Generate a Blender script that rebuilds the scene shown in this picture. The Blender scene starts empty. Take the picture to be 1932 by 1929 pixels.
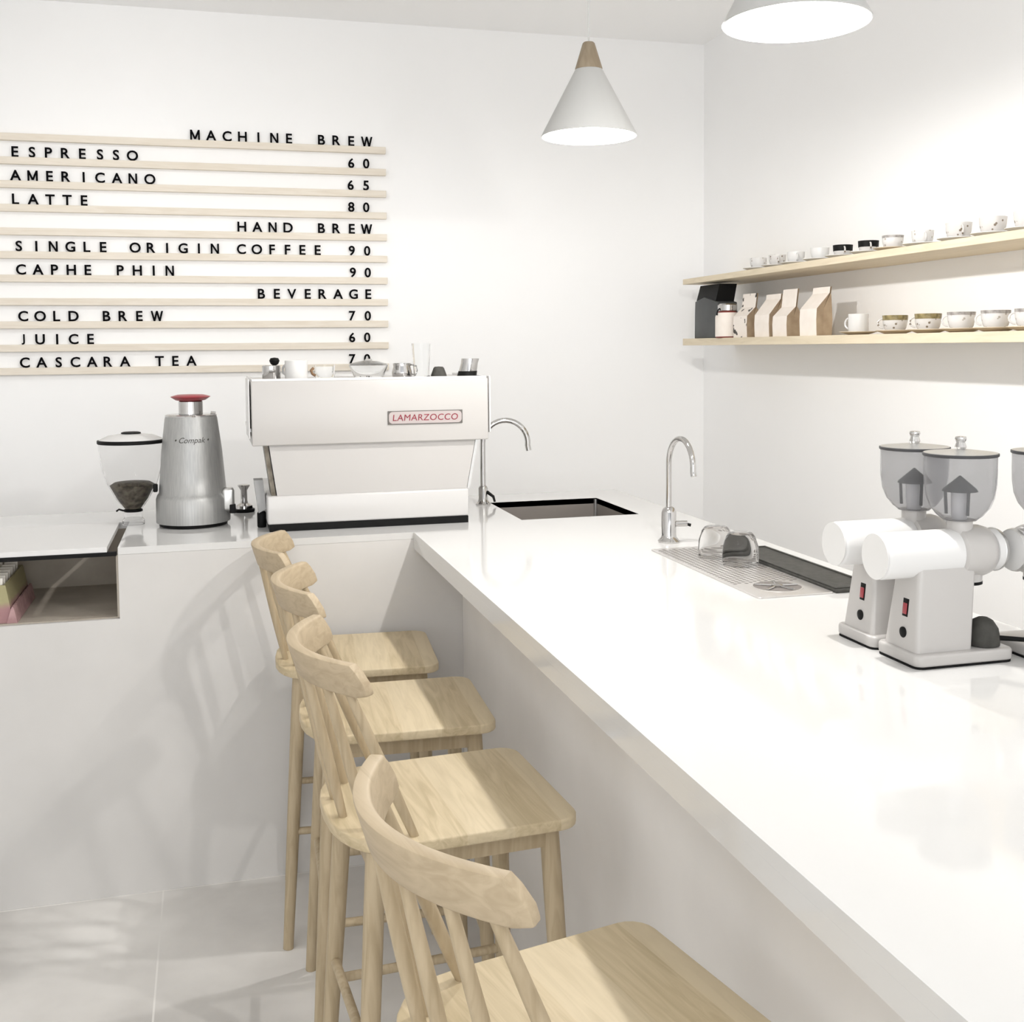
import bpy, bmesh, math, random
from mathutils import Vector, Matrix, Euler
PI = math.pi
rnd = random.Random(7)
S = bpy.context.scene
COL = S.collection

# ------------------------------------------------------------------ camera
cam_d = bpy.data.cameras.new('camera')
cam = bpy.data.objects.new('camera', cam_d)
COL.objects.link(cam)
F_PX, CY = 2117.64, 787.12
yaw, pitch, roll = 0.264033075, 0.0619481892, 0.00872985147
fw = Vector((math.sin(yaw)*math.cos(pitch), math.cos(yaw)*math.cos(pitch), -math.sin(pitch)))
rt = Vector((math.cos(yaw), -math.sin(yaw), 0))
dn = fw.cross(rt)
r2 = math.cos(roll)*rt + math.sin(roll)*dn
d2 = -math.sin(roll)*rt + math.cos(roll)*dn
m = Matrix.Identity(4)
for i in range(3):
    m[i][0] = r2[i]; m[i][1] = -d2[i]; m[i][2] = -fw[i]
m.translation = Vector((0, 0, 1.55))
cam.matrix_world = m
cam_d.sensor_width = 36.0
cam_d.lens = F_PX/1932*36.0
cam_d.shift_y = -(964.5-CY)/1932
cam_d.clip_start = 0.02
S.camera = cam

# ------------------------------------------------------------------ world, light, exposure
w = bpy.data.worlds.new('world'); S.world = w
w.use_nodes = True
bg = w.node_tree.nodes['Background']
bg.inputs[0].default_value = (0.95, 0.97, 1.0, 1); bg.inputs[1].default_value = 1.0
S.view_settings.view_transform = 'Standard'
S.view_settings.look = 'None'
S.view_settings.gamma = 1.0
S.view_settings.exposure = -0.06
S.view_settings.use_curve_mapping = False
S.cycles.max_bounces = 16; S.cycles.diffuse_bounces = 10; S.cycles.glossy_bounces = 6; S.cycles.transmission_bounces = 16; S.cycles.transparent_max_bounces = 16
P_REAR_FILL, P_CEIL_FILL, P_BULB = 84.0, 6.0, 34.0
P_SPOT = [23.0, 2.0]

def area_light(name, loc, rot, sx, sy, power, color=(1, 1, 1)):
    l = bpy.data.lights.new(name, 'AREA'); l.shape = 'RECTANGLE'
    l.size = sx; l.size_y = sy; l.energy = power; l.color = color
    o = bpy.data.objects.new(name, l); COL.objects.link(o)
    o.location = loc; o.rotation_euler = rot
    return o
# added daylight fill from behind the camera, tilted up to brighten the ceiling
area_light('window_daylight', (-0.4, -2.95, 1.35), (PI/2+0.62, 0, 0), 4.4, 2.2, P_REAR_FILL, (0.98, 0.99, 1.0))
# added out-of-view ceiling lamps lifting the general brightness on the customer side
CEIL_FILLS = [(-0.9, 0.7), (-0.9, -1.2), (0.5, -1.5)]
for i, (x, y) in enumerate(CEIL_FILLS):
    area_light('ceiling_panel_light', (x, y, 2.925), (0, 0, 0), 0.5, 0.5, P_CEIL_FILL, (1.0, 0.99, 0.97))

# track spot on the menu wall; second spot added to brighten the back wall
SPOTS = [((-0.45, 3.35, 2.86), (-0.15, 4.95, 1.55)), ((0.85, 3.75, 2.86), (1.2, 4.95, 1.3))]
for (p, q), pw in zip(SPOTS, P_SPOT):
    l = bpy.data.lights.new('track_spot_light', 'SPOT'); l.energy = pw; l.spot_size = math.radians(105); l.spot_blend = 1.0
    l.shadow_soft_size = 0.035; l.color = (1.0, 0.985, 0.96)
    o = bpy.data.objects.new('track_spot_light', l); COL.objects.link(o)
    o.location = p; o.rotation_euler = (Vector(q)-Vector(p)).to_track_quat('-Z', 'Y').to_euler()

# ------------------------------------------------------------------ materials
def mat(name, color, rough=0.5, metal=0.0, **kw):
    m = bpy.data.materials.new(name); m.use_nodes = True
    b = m.node_tree.nodes['Principled BSDF']
    c = tuple(color)+(1,) if len(color) == 3 else color
    b.inputs['Base Color'].default_value = c
    b.inputs['Roughness'].default_value = rough
    b.inputs['Metallic'].default_value = metal
    for k, v in kw.items():
        b.inputs[k.replace('_', ' ')].default_value = v
    return m
def N(m, t, **kw):
    n = m.node_tree.nodes.new(t)
    for k, v in kw.items(): setattr(n, k, v)
    return n
def L(m, a, b): m.node_tree.links.new(a, b)
def noise_mat(name, c1, c2, scale=6.0, detail=5.0, rough=0.6, stretch=(1, 1, 1), lo=0.35, hi=0.65, bump=0.0, metal=0.0):
    m = mat(name, c1, rough, metal)
    b = m.node_tree.nodes['Principled BSDF']
    tc = N(m, 'ShaderNodeTexCoord'); mp = N(m, 'ShaderNodeMapping')
    mp.inputs['Scale'].default_value = stretch
    L(m, tc.outputs['Object'], mp.inputs['Vector'])
    nz = N(m, 'ShaderNodeTexNoise'); nz.inputs['Scale'].default_value = scale; nz.inputs['Detail'].default_value = detail
    L(m, mp.outputs['Vector'], nz.inputs['Vector'])
    cr = N(m, 'ShaderNodeValToRGB')
    cr.color_ramp.elements[0].position = lo; cr.color_ramp.elements[0].color = tuple(c1)+(1,)
    cr.color_ramp.elements[1].position = hi; cr.color_ramp.elements[1].color = tuple(c2)+(1,)
    L(m, nz.outputs['Fac'], cr.inputs['Fac']); L(m, cr.outputs['Color'], b.inputs['Base Color'])
    if bump:
        bp = N(m, 'ShaderNodeBump'); bp.inputs['Strength'].default_value = bump; bp.inputs['Distance'].default_value = 0.002
        L(m, nz.outputs['Fac'], bp.inputs['Height']); L(m, bp.outputs['Normal'], b.inputs['Normal'])
    return m
def wood_mat(name, c1, c2, c3, grain_axis='Y', board=0.0, rough=0.55, scale=1.0):
    """pale wood: fine grain along one axis, optional glued boards across X with their own tone"""
    m = mat(name, c1, rough)
    b = m.node_tree.nodes['Principled BSDF']
    tc = N(m, 'ShaderNodeTexCoord'); mp = N(m, 'ShaderNodeMapping')
    st = {'X': (1.2, 14, 14), 'Y': (14, 1.2, 14), 'Z': (14, 14, 1.2)}[grain_axis]
    mp.inputs['Scale'].default_value = tuple(s*scale for s in st)
    oi = N(m, 'ShaderNodeObjectInfo')
    ad = N(m, 'ShaderNodeVectorMath', operation='ADD')
    sc = N(m, 'ShaderNodeVectorMath', operation='SCALE'); sc.inputs['Scale'].default_value = 7.0
    L(m, oi.outputs['Location'], sc.inputs[0])
    L(m, tc.outputs['Object'], ad.inputs[0]); L(m, sc.outputs[0], ad.inputs[1])
    L(m, ad.outputs[0], mp.inputs['Vector'])
    nz = N(m, 'ShaderNodeTexNoise'); nz.inputs['Scale'].default_value = 4.0; nz.inputs['Detail'].default_value = 6.0
    nz.inputs['Distortion'].default_value = 1.2
    L(m, mp.outputs['Vector'], nz.inputs['Vector'])
    cr = N(m, 'ShaderNodeValToRGB')
    e = cr.color_ramp.elements
    e[0].position = 0.32; e[0].color = tuple(c2)+(1,)
    e[1].position = 0.62; e[1].color = tuple(c1)+(1,)
    L(m, nz.outputs['Fac'], cr.inputs['Fac'])
    out = cr.outputs['Color']
    if board:
        sx = N(m, 'ShaderNodeSeparateXYZ'); L(m, tc.outputs['Object'], sx.inputs[0])
        dv = N(m, 'ShaderNodeMath', operation='DIVIDE'); dv.inputs[1].default_value = board
        L(m, sx.outputs['X'], dv.inputs[0])
        fl = N(m, 'ShaderNodeMath', operation='FLOOR'); L(m, dv.outputs[0], fl.inputs[0])
        wn = N(m, 'ShaderNodeTexWhiteNoise', noise_dimensions='1D')
        L(m, fl.outputs[0], wn.inputs['W'])
        mx = N(m, 'ShaderNodeMix', data_type='RGBA')
        mx.inputs[7].default_value = tuple(c3)+(1,)
        mm = N(m, 'ShaderNodeMath', operation='MULTIPLY'); mm.inputs[1].default_value = 0.62
        L(m, wn.outputs['Value'], mm.inputs[0])
        L(m, mm.outputs[0], mx.inputs[0]); L(m, out, mx.inputs[6])
        out = mx.outputs[2]
    L(m, out, b.inputs['Base Color'])
    return m

M = {}
M['wall'] = noise_mat('white_wall_paint', (0.91, 0.91, 0.91), (0.92, 0.92, 0.92), 3, 3, 0.85)
M['ceiling'] = mat('white_ceiling_paint', (0.94, 0.94, 0.94), 0.9)
M['quartz'] = mat('white_polished_quartz', (0.64, 0.637, 0.628), 0.07)
M['quartz_edge'] = M['quartz']
M['plaster'] = noise_mat('microcement_grey', (0.72, 0.70, 0.675), (0.79, 0.77, 0.745), 3.5, 7, 0.75, lo=0.3, hi=0.7, bump=0.05)
M['plaster_pale'] = noise_mat('microcement_pale', (0.565, 0.553, 0.538), (0.63, 0.617, 0.60), 2.6, 6, 0.75, lo=0.3, hi=0.7, bump=0.04)
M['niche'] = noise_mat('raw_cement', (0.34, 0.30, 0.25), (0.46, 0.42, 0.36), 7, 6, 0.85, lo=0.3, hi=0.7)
M['oak'] = wood_mat('pale_oak', (0.44, 0.355, 0.235), (0.35, 0.275, 0.17), (0.6, 0.5, 0.34), 'Z')
M['oak_seat'] = wood_mat('pale_oak_seat', (0.56, 0.46, 0.30), (0.42, 0.335, 0.20), (0.66, 0.57, 0.41), 'Y', board=0.086)
M['oak_rail'] = wood_mat('pale_oak_rail', (0.46, 0.37, 0.25), (0.38, 0.30, 0.195), (0.6, 0.5, 0.34), 'Y')
M['pine'] = wood_mat('pale_pine', (0.72, 0.63, 0.475), (0.64, 0.55, 0.40), (0.8, 0.7, 0.5), 'Y')
M['rail_wood'] = wood_mat('pale_menu_rail', (0.76, 0.70, 0.61), (0.70, 0.63, 0.53), (0.8, 0.7, 0.5), 'X')
M['ash'] = wood_mat('ash_brown', (0.31, 0.25, 0.175), (0.25, 0.195, 0.13), (0.3, 0.25, 0.2), 'Z')
M['black'] = mat('black_plastic', (0.008, 0.008, 0.008), 0.5, Specular_IOR_Level=0.12)
M['letter'] = mat('black_letter', (0.004, 0.004, 0.005), 0.9, Specular_IOR_Level=0.05)
M['rubber'] = noise_mat('black_rubber', (0.038, 0.037, 0.032), (0.055, 0.053, 0.047), 60, 2, 0.8)
M['enamel'] = mat('white_enamel', (0.48, 0.464, 0.449), 0.28)
M['enamel_b'] = mat('bright_white_enamel', (0.68, 0.676, 0.67), 0.25)
M['chrome'] = mat('chrome', (0.56, 0.55, 0.54), 0.08, 1.0)
M['steel'] = noise_mat('brushed_steel', (0.62, 0.62, 0.61), (0.70, 0.70, 0.69), 8, 3, 0.32, (40, 40, 1), metal=1.0)
M['silver'] = noise_mat('silver_paint', (0.37, 0.37, 0.365), (0.43, 0.43, 0.42), 8, 3, 0.42, (30, 30, 1), metal=0.6)
M['steel_dark'] = mat('sink_steel', (0.27, 0.245, 0.225), 0.45, 0.4)
M['tray_steel'] = mat('tray_steel', (0.72, 0.70, 0.68), 0.28, 0.7)
M['hole'] = mat('dark_hole', (0.16, 0.145, 0.135), 0.8)
M['red'] = mat('red_plastic', (0.30, 0.035, 0.045), 0.3)
M['red_text'] = mat('red_lettering', (0.22, 0.012, 0.03), 0.6)
M['plate'] = mat('badge_silver', (0.42, 0.37, 0.36), 0.5, 0.1)
M['badge_frame'] = mat('badge_dark_frame', (0.12, 0.11, 0.10), 0.4, 0.3)
M['china'] = mat('white_china', (0.68, 0.675, 0.665), 0.25)
M['kraft'] = noise_mat('kraft_paper', (0.29, 0.21, 0.135), (0.37, 0.28, 0.185), 30, 4, 0.8)
M['paper'] = noise_mat('cream_paper', (0.82, 0.755, 0.69), (0.86, 0.80, 0.74), 25, 4, 0.8)
M['blackbag'] = noise_mat('black_foil_bag', (0.045, 0.049, 0.049), (0.065, 0.07, 0.07), 9, 4, 0.5)
M['beans'] = noise_mat('roasted_beans', (0.05, 0.042, 0.032), (0.17, 0.145, 0.11), 60, 3, 0.5)
M['shade'] = mat('white_lamp_metal', (0.47, 0.47, 0.46), 0.5)
M['shade_in'] = mat('white_lamp_inside', (0.9, 0.9, 0.89), 0.6)
M['cord'] = mat('grey_cord', (0.62, 0.62, 0.61), 0.6)
M['glass'] = mat('clear_glass', (0.985, 0.99, 0.99), 0.01, 0, Transmission_Weight=1.0, IOR=1.2)
M['smoke'] = mat('smoked_plastic', (0.72, 0.72, 0.73), 0.06, 0, Transmission_Weight=0.9, IOR=1.15)
M['clear'] = mat('clear_plastic', (0.95, 0.95, 0.95), 0.03, 0, Transmission_Weight=1.0, IOR=1.12)
M['funnel_dark'] = mat('dark_grey_plastic', (0.035, 0.035, 0.038), 0.5)
M['funnel_pale'] = mat('pale_grey_plastic', (0.80, 0.79, 0.80), 0.5)
M['strut'] = noise_mat('dark_olive_metal', (0.10, 0.085, 0.06), (0.20, 0.175, 0.14), 40, 2, 0.4, metal=0.3)
M['enamel_base'] = mat('base_enamel', (0.58, 0.57, 0.56), 0.25)
M['bracket'] = mat('grey_bracket', (0.40, 0.40, 0.40), 0.6)
M['tan'] = mat('brown_wood_handle', (0.20, 0.11, 0.05), 0.5)
M['pink'] = noise_mat('pink_print', (0.33, 0.19, 0.195), (0.43, 0.27, 0.27), 40, 4, 0.7)
M['jar_red'] = mat('dark_red_print', (0.25, 0.05, 0.04), 0.6)
M['sachet'] = noise_mat('cream_sachet', (0.78, 0.74, 0.66), (0.88, 0.85, 0.79), 25, 3, 0.6)
def emit_mat(name, color, s):
    m = bpy.data.materials.new(name); m.use_nodes = True
    m.node_tree.nodes.remove(m.node_tree.nodes['Principled BSDF'])
    e = N(m, 'ShaderNodeEmission'); e.inputs[0].default_value = tuple(color)+(1,); e.inputs[1].default_value = s
    L(m, e.outputs[0], m.node_tree.nodes['Material Output'].inputs[0])
    return m
M['bulb'] = emit_mat('bulb_glow', (1.0, 0.98, 0.95), 5.0)
M['panel_glow'] = emit_mat('panel_glow', (1, 1, 1), 4.0)
def print_mat(name, base, spot, scale, thr):
    """white china with a scattered printed motif"""
    m = mat(name, base, 0.2)
    b = m.node_tree.nodes['Principled BSDF']
    tc = N(m, 'ShaderNodeTexCoord')
    vo = N(m, 'ShaderNodeTexVoronoi'); vo.inputs['Scale'].default_value = scale
    L(m, tc.outputs['Object'], vo.inputs['Vector'])
    cr = N(m, 'ShaderNodeValToRGB'); cr.color_ramp.interpolation = 'LINEAR'
    e = cr.color_ramp.elements
    e[0].position = thr; e[0].color = tuple(spot)+(1,)
    e[1].position = thr+0.05; e[1].color = tuple(base)+(1,)
    L(m, vo.outputs['Distance'], cr.inputs['Fac']); L(m, cr.outputs['Color'], b.inputs['Base Color'])
    return m
M['china_print'] = print_mat('printed_china', (0.62, 0.60, 0.58), (0.20, 0.16, 0.12), 62, 0.20)
M['china_faint'] = print_mat('faint_printed_china', (0.66, 0.65, 0.64), (0.40, 0.37, 0.33), 55, 0.16)
M['goldrim'] = noise_mat('olive_gold_rim', (0.14, 0.11, 0.04), (0.30, 0.24, 0.11), 80, 2, 0.35)
M['greyrim'] = noise_mat('grey_rim', (0.22, 0.20, 0.19), (0.40, 0.38, 0.36), 80, 2, 0.35)
M['saucer_wood'] = mat('tan_saucer', (0.55, 0.47, 0.36), 0.5)
M['bag_print'] = noise_mat('printed_paper', (0.84, 0.78, 0.72), (0.06, 0.055, 0.05), 30, 2, 0.8, lo=0.60, hi=0.64)
# floor: light concrete-look tiles with pale joints
fm = noise_mat('concrete_tile', (0.53, 0.515, 0.495), (0.76, 0.745, 0.72), 2.2, 8, 0.55, lo=0.32, hi=0.68)
b = fm.node_tree.nodes['Principled BSDF']
tc = N(fm, 'ShaderNodeTexCoord'); br = N(fm, 'ShaderNodeTexBrick')
br.offset = 0.0
br.inputs['Color1'].default_value = (0, 0, 0, 1); br.inputs['Color2'].default_value = (0, 0, 0, 1); br.inputs['Mortar'].default_value = (1, 1, 1, 1)
br.inputs['Scale'].default_value = 1.0; br.inputs['Mortar Size'].default_value = 0.0025
br.inputs['Brick Width'].default_value = 1.2; br.inputs['Row Height'].default_value = 2.4
mp = N(fm, 'ShaderNodeMapping'); mp.inputs['Location'].default_value = (0.16, -3.29, 0)
L(fm, tc.outputs['Object'], mp.inputs['Vector']); L(fm, mp.outputs['Vector'], br.inputs['Vector'])
mx = N(fm, 'ShaderNodeMix', data_type='RGBA'); mx.inputs[7].default_value = (0.76, 0.745, 0.72, 1)
old = b.inputs['Base Color'].links[0].from_socket
L(fm, br.outputs['Color'], mx.inputs[0]); L(fm, old, mx.inputs[6]); L(fm, mx.outputs[2], b.inputs['Base Color'])
M['floor'] = fm
# display carton: green-yellow upper part printed over a pink foot
cm = mat('carton_print', (0.5, 0.45, 0.25), 0.7)
b = cm.node_tree.nodes['Principled BSDF']
tc = N(cm, 'ShaderNodeTexCoord'); sx = N(cm, 'ShaderNodeSeparateXYZ'); L(cm, tc.outputs['Object'], sx.inputs[0])
nz = N(cm, 'ShaderNodeTexNoise'); nz.inputs['Scale'].default_value = 30; L(cm, tc.outputs['Object'], nz.inputs['Vector'])
ml = N(cm, 'ShaderNodeMath', operation='MULTIPLY'); ml.inputs[1].default_value = 0.03; L(cm, nz.outputs['Fac'], ml.inputs[0])
ad = N(cm, 'ShaderNodeMath', operation='ADD'); L(cm, sx.outputs['Z'], ad.inputs[0]); L(cm, ml.outputs[0], ad.inputs[1])
cr = N(cm, 'ShaderNodeValToRGB'); e = cr.color_ramp.elements
e[0].position = 0.055; e[0].color = (0.33, 0.18, 0.185, 1)
e[1].position = 0.075; e[1].color = (0.34, 0.31, 0.17, 1)
L(cm, ad.outputs[0], cr.inputs['Fac']); L(cm, cr.outputs['Color'], b.inputs['Base Color'])
M['carton'] = cm

# ------------------------------------------------------------------ mesh helpers
class MB:
    def __init__(s): s.bm = bmesh.new()
    def box(s, x0, x1, y0, y1, z0, z1, bev=0.0):
        r = bmesh.ops.create_cube(s.bm, size=1.0)
        vs = r['verts']
        bmesh.ops.scale(s.bm, vec=(x1-x0, y1-y0, z1-z0), verts=vs)
        bmesh.ops.translate(s.bm, vec=((x0+x1)/2, (y0+y1)/2, (z0+z1)/2), verts=vs)
        if bev:
            es = list({e for v in vs for e in v.link_edges})
            bmesh.ops.bevel(s.bm, geom=es, offset=bev, segments=3, affect='EDGES', profile=0.5)
        return s
    def lathe(s, prof, c=(0, 0, 0), seg=32, axis='Z', cap0=False, cap1=False):
        """prof: list of (radius, height) turned about an axis through c"""
        rings = []
        for r, h in prof:
            ring = []
            if r < 1e-6:
                p = {'Z': (0, 0, h), 'X': (h, 0, 0), 'Y': (0, h, 0)}[axis]
                ring = [s.bm.verts.new(Vector(c)+Vector(p))]
            else:
                for k in range(seg):
                    a = 2*PI*k/seg
                    u, v = r*math.cos(a), r*math.sin(a)
                    p = {'Z': (u, v, h), 'X': (h, u, v), 'Y': (v, h, u)}[axis]
                    ring.append(s.bm.verts.new(Vector(c)+Vector(p)))
            rings.append(ring)
        for A, B in zip(rings, rings[1:]):
            for k in range(seg):
                k2 = (k+1) % seg
                if len(A) == 1 and len(B) == 1: continue
                if len(A) == 1: s.bm.faces.new((A[0], B[k2], B[k]))
                elif len(B) == 1: s.bm.faces.new((A[k], A[k2], B[0]))
                else: s.bm.faces.new((A[k], A[k2], B[k2], B[k]))
        if cap0 and len(rings[0]) > 2: s.bm.faces.new(rings[0][::-1])
        if cap1 and len(rings[-1]) > 2: s.bm.faces.new(rings[-1])
        return s
    def tube(s, pts, rad, seg=12, caps=True):
        pts = [Vector(p) for p in pts]
        rads = rad if isinstance(rad, (list, tuple)) else [rad]*len(pts)
        t0 = (pts[1]-pts[0]).normalized()
        up = Vector((0, 0, 1)) if abs(t0.z) < 0.9 else Vector((1, 0, 0))
        u = t0.cross(up).normalized(); rings = []
        for i, p in enumerate(pts):
            t = (pts[min(i+1, len(pts)-1)]-pts[max(i-1, 0)]).normalized()
            u = (u - t*u.dot(t)).normalized(); v = t.cross(u)
            rings.append([s.bm.verts.new(p+rads[i]*(math.cos(2*PI*k/seg)*u+math.sin(2*PI*k/seg)*v)) for k in range(seg)])
        for A, B in zip(rings, rings[1:]):
            for k in range(seg):
                s.bm.faces.new((A[k], A[(k+1) % seg], B[(k+1) % seg], B[k]))
        if caps:
            s.bm.faces.new(rings[0][::-1]); s.bm.faces.new(rings[-1])
        return s
    def prism(s, poly, z0, z1, bev=0.0, plane='XY'):
        """poly extruded; plane XY -> along Z, XZ -> along Y (z0,z1 are y), YZ -> along X"""
        def P(a, b, h): return {'XY': (a, b, h), 'XZ': (a, h, b), 'YZ': (h, a, b)}[plane]
        A = [s.bm.verts.new(P(a, b, z0)) for a, b in poly]
        B = [s.bm.verts.new(P(a, b, z1)) for a, b in poly]
        n = len(poly); fs = [s.bm.faces.new(A[::-1]), s.bm.faces.new(B)]
        for k in range(n): fs.append(s.bm.faces.new((A[k], A[(k+1) % n], B[(k+1) % n], B[k])))
        bmesh.ops.recalc_face_normals(s.bm, faces=fs)
        if bev:
            es = list({e for e in fs[0].edges} | {e for e in fs[1].edges})
            bmesh.ops.bevel(s.bm, geom=es, offset=bev, segments=3, affect='EDGES', profile=0.5)
        return s
    def hull(s, pts):
        vs = [s.bm.verts.new(p) for p in pts]
        bmesh.ops.convex_hull(s.bm, input=vs)
        return s
    def faces(s, verts, faces):
        vs = [s.bm.verts.new(p) for p in verts]
        for f in faces: s.bm.faces.new([vs[i] for i in f])
        return s
    def build(s, name, material, parent=None, smooth=True, loc=None):
        bmesh.ops.recalc_face_normals(s.bm, faces=s.bm.faces[:])
        me = bpy.data.meshes.new(name); s.bm.to_mesh(me); s.bm.free()
        if smooth:
            for p in me.polygons: p.use_smooth = True
            try: me.set_sharp_from_angle(angle=math.radians(38))
            except Exception: pass
        me.materials.append(material)
        o = bpy.data.objects.new(name, me); COL.objects.link(o)
        if parent is not None: o.parent = parent
        if loc is not None: o.location = loc
        return o
def thing(name, label, cat, loc=(0, 0, 0), rz=0.0, group=None):
    o = bpy.data.objects.new(name, None); COL.objects.link(o)
    o.empty_display_size = 0.05
    o.location = loc; o.rotation_euler = (0, 0, rz)
    return tag(o, label, cat, group)
def tag(o, label, cat, group=None):
    o['label'] = label; o['category'] = cat
    if group: o['group'] = group
    return o
def struct(o): o['kind'] = 'structure'; return o
def dup(root, loc, rz=0.0, label=None):
    r = root.copy(); COL.objects.link(r); r.location = loc; r.rotation_euler = (0, 0, rz)
    if label: r['label'] = label
    for ch in list(root.children):
        c = ch.copy(); COL.objects.link(c); c.parent = r
        for g in list(ch.children):
            d = g.copy(); COL.objects.link(d); d.parent = c
    return r
def text_mesh(name, body, size, extrude=0.0015, offset=0.0, shear=0.0, spacing=1.0):
    cu = bpy.data.curves.new(name, 'FONT'); cu.body = body; cu.size = size
    cu.extrude = extrude; cu.offset = offset; cu.shear = shear; cu.space_character = spacing
    cu.align_x = 'CENTER'; cu.resolution_u = 4
    t = bpy.data.objects.new(name, cu); COL.objects.link(t)
    dg = bpy.context.evaluated_depsgraph_get()
    me = bpy.data.meshes.new_from_object(t.evaluated_get(dg))
    bpy.data.objects.remove(t); bpy.data.curves.remove(cu)
    me.name = name
    return me
def text_obj(name, me, material, loc, rot, parent=None):
    me.materials.clear(); me.materials.append(material)
    o = bpy.data.objects.new(name, me); COL.objects.link(o)
    o.location = loc; o.rotation_euler = rot
    if parent is not None: o.parent = parent
    return o
def rrect(x0, x1, y0, y1, r, n=5):
    pts = []
    for cx, cy, a0 in ((x1-r, y1-r, 0), (x0+r, y1-r, PI/2), (x0+r, y0+r, PI), (x1-r, y0+r, 1.5*PI)):
        for k in range(n+1):
            a = a0+PI/2*k/n; pts.append((cx+r*math.cos(a), cy+r*math.sin(a)))
    return pts

# ------------------------------------------------------------------ room shell
XR, YB, ZC, XL, YF = 2.29, 4.95, 2.963, -3.0, -2.6
struct(MB().box(XL-.1, XR+.1, YF-.1, YB+.1, -0.1, 0).build('floor', M['floor'], smooth=False))
struct(MB().box(XL-.1, XR+.1, YF-.1, YB+.1, ZC, ZC+.1).build('ceiling', M['ceiling'], smooth=False))
struct(MB().box(XL-.1, XR+.1, YB, YB+.1, 0, ZC).build('wall_back', M['wall'], smooth=False))
struct(MB().box(XR, XR+.1, YF-.1, YB, 0, ZC).build('wall_right', M['wall'], smooth=False))
struct(MB().box(XL-.1, XL, YF-.1, YB, 0, ZC).build('wall_left', M['wall'], smooth=False))
WX0, WX1, WZ0, WZ1 = -2.6, 1.8, 0.4, 2.75
fb = MB().box(XL, WX0, YF-.1, YF, 0, ZC).box(WX1, XR, YF-.1, YF, 0, ZC).box(WX0, WX1, YF-.1, YF, 0, WZ0).box(WX0, WX1, YF-.1, YF, WZ1, ZC)
struct(fb.build('wall_front', M['wall'], smooth=False))
wf = MB()
for x in (WX0+.02, (WX0+WX1)/2, WX1-.02): wf.box(x-.02, x+.02, YF-.07, YF-.03, WZ0, WZ1)
for z in (WZ0+.02, WZ1-.02): wf.box(WX0, WX1, YF-.069, YF-.031, z-.02, z+.02)
struct(wf.build('window_1', M['enamel_b'], smooth=False))  # unseen window, added so the rear daylight fill can enter
for i, (x, y) in enumerate(CEIL_FILLS):  # glowing housings for the added ceiling fill lamps
    t = thing('ceiling_light', ['square flush ceiling light over the floor left of the stools', 'square flush ceiling light behind the camera on the open floor side', 'square flush ceiling light just inside the shop window, over the bar end'][i], 'ceiling light', (x, y, ZC))
    MB().box(-.28, .28, -.28, .28, -0.03, 0, .004).build('frame', M['enamel_b'], t)
    MB().box(-.25, .25, -.25, .25, -0.034, -0.030).build('diffuser', M['panel_glow'], t)

for i, (p, q) in enumerate(SPOTS):
    t = thing('ceiling_spotlight', ['white ceiling spotlight aimed at the menu on the back wall', 'white ceiling spotlight aimed at the bare part of the back wall'][i], 'spotlight', (p[0], p[1], ZC))
    dv_ = (Vector(q)-Vector(p)).normalized(); c0 = Vector((0, 0, p[2]-ZC))
    MB().lathe([(.05, -.012), (.05, 0), (0, 0)], seg=24, cap0=True).build('base', M['enamel_b'], t)
    MB().tube([(0, 0, -.012), (0, 0, p[2]-ZC+.06)], .008, 10).build('stem', M['enamel_b'], t)
    rot_ = dv_.to_track_quat('Z', 'Y').to_matrix().to_4x4()
    mb = MB().lathe([(0, -.085), (.036, -.085), (.038, -.08), (.038, -.012), (.035, -.012), (.034, -.05), (0, -.05)], seg=28)
    mb.bm.transform(Matrix.Translation(c0) @ rot_)
    mb.build('lamp_head', M['enamel_b'], t)

# ------------------------------------------------------------------ counters
HC, XE, YC, XB, YR = 1.0, 0.583, 3.295, 1.5, 4.05     # top height, bar edge, back front face, rear edges
AP = 0.05
YN = -0.6
SX0, SX1, SY0, SY1 = 0.955, 1.355, 3.425, 3.845         # sink cutout
NX0, NX1, NZ0 = -1.45, -0.256, 0.798                    # niche in the back counter
ct = thing('countertop', 'long white polished quartz worktop forming an L over bar and back counter', 'worktop', (XE, YC, HC))
def W(x, y, z): return (x-XE, y-YC, z-HC)
def wbox(mb, x0, x1, y0, y1, z0, z1, bev=0):
    return mb.box(x0-XE, x1-XE, y0-YC, y1-YC, z0-HC, z1-HC, bev)
slab = MB()
# bar slab, back slab split round the sink cutout and the display niche
wbox(slab, XE, XB, YN, YC, HC-.02, HC)
wbox(slab, NX1, SX0, YC, YR, HC-.02, HC)
wbox(slab, SX0, SX1, YC, SY0, HC-.02, HC)
wbox(slab, SX0, SX1, SY1, YR, HC-.02, HC)
wbox(slab, SX1, XB, YC, YR, HC-.02, HC)
wbox(slab, -1.6, NX1, 3.78, YR, HC-.02, HC)
wbox(slab, -1.6, NX0, YC, 3.78, HC-.02, HC)
slab.build('slab', M['quartz'], ct, smooth=False)
ap = MB()
wbox(ap, XE, XE+.02, YN, YC, HC-AP, HC-.0201)
ap.build('apron', M['quartz_edge'], ct, smooth=False)
# bar body
bb = thing('bar_counter', 'grey microcement bar front under the overhanging white worktop', 'bar front', (0.73, 0, 0))
MB().box(0, XB-.03-0.73, YN+.02, YC-.001, 0, HC-.021).build('front_panel', M['plaster'], bb, smooth=False)
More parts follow.
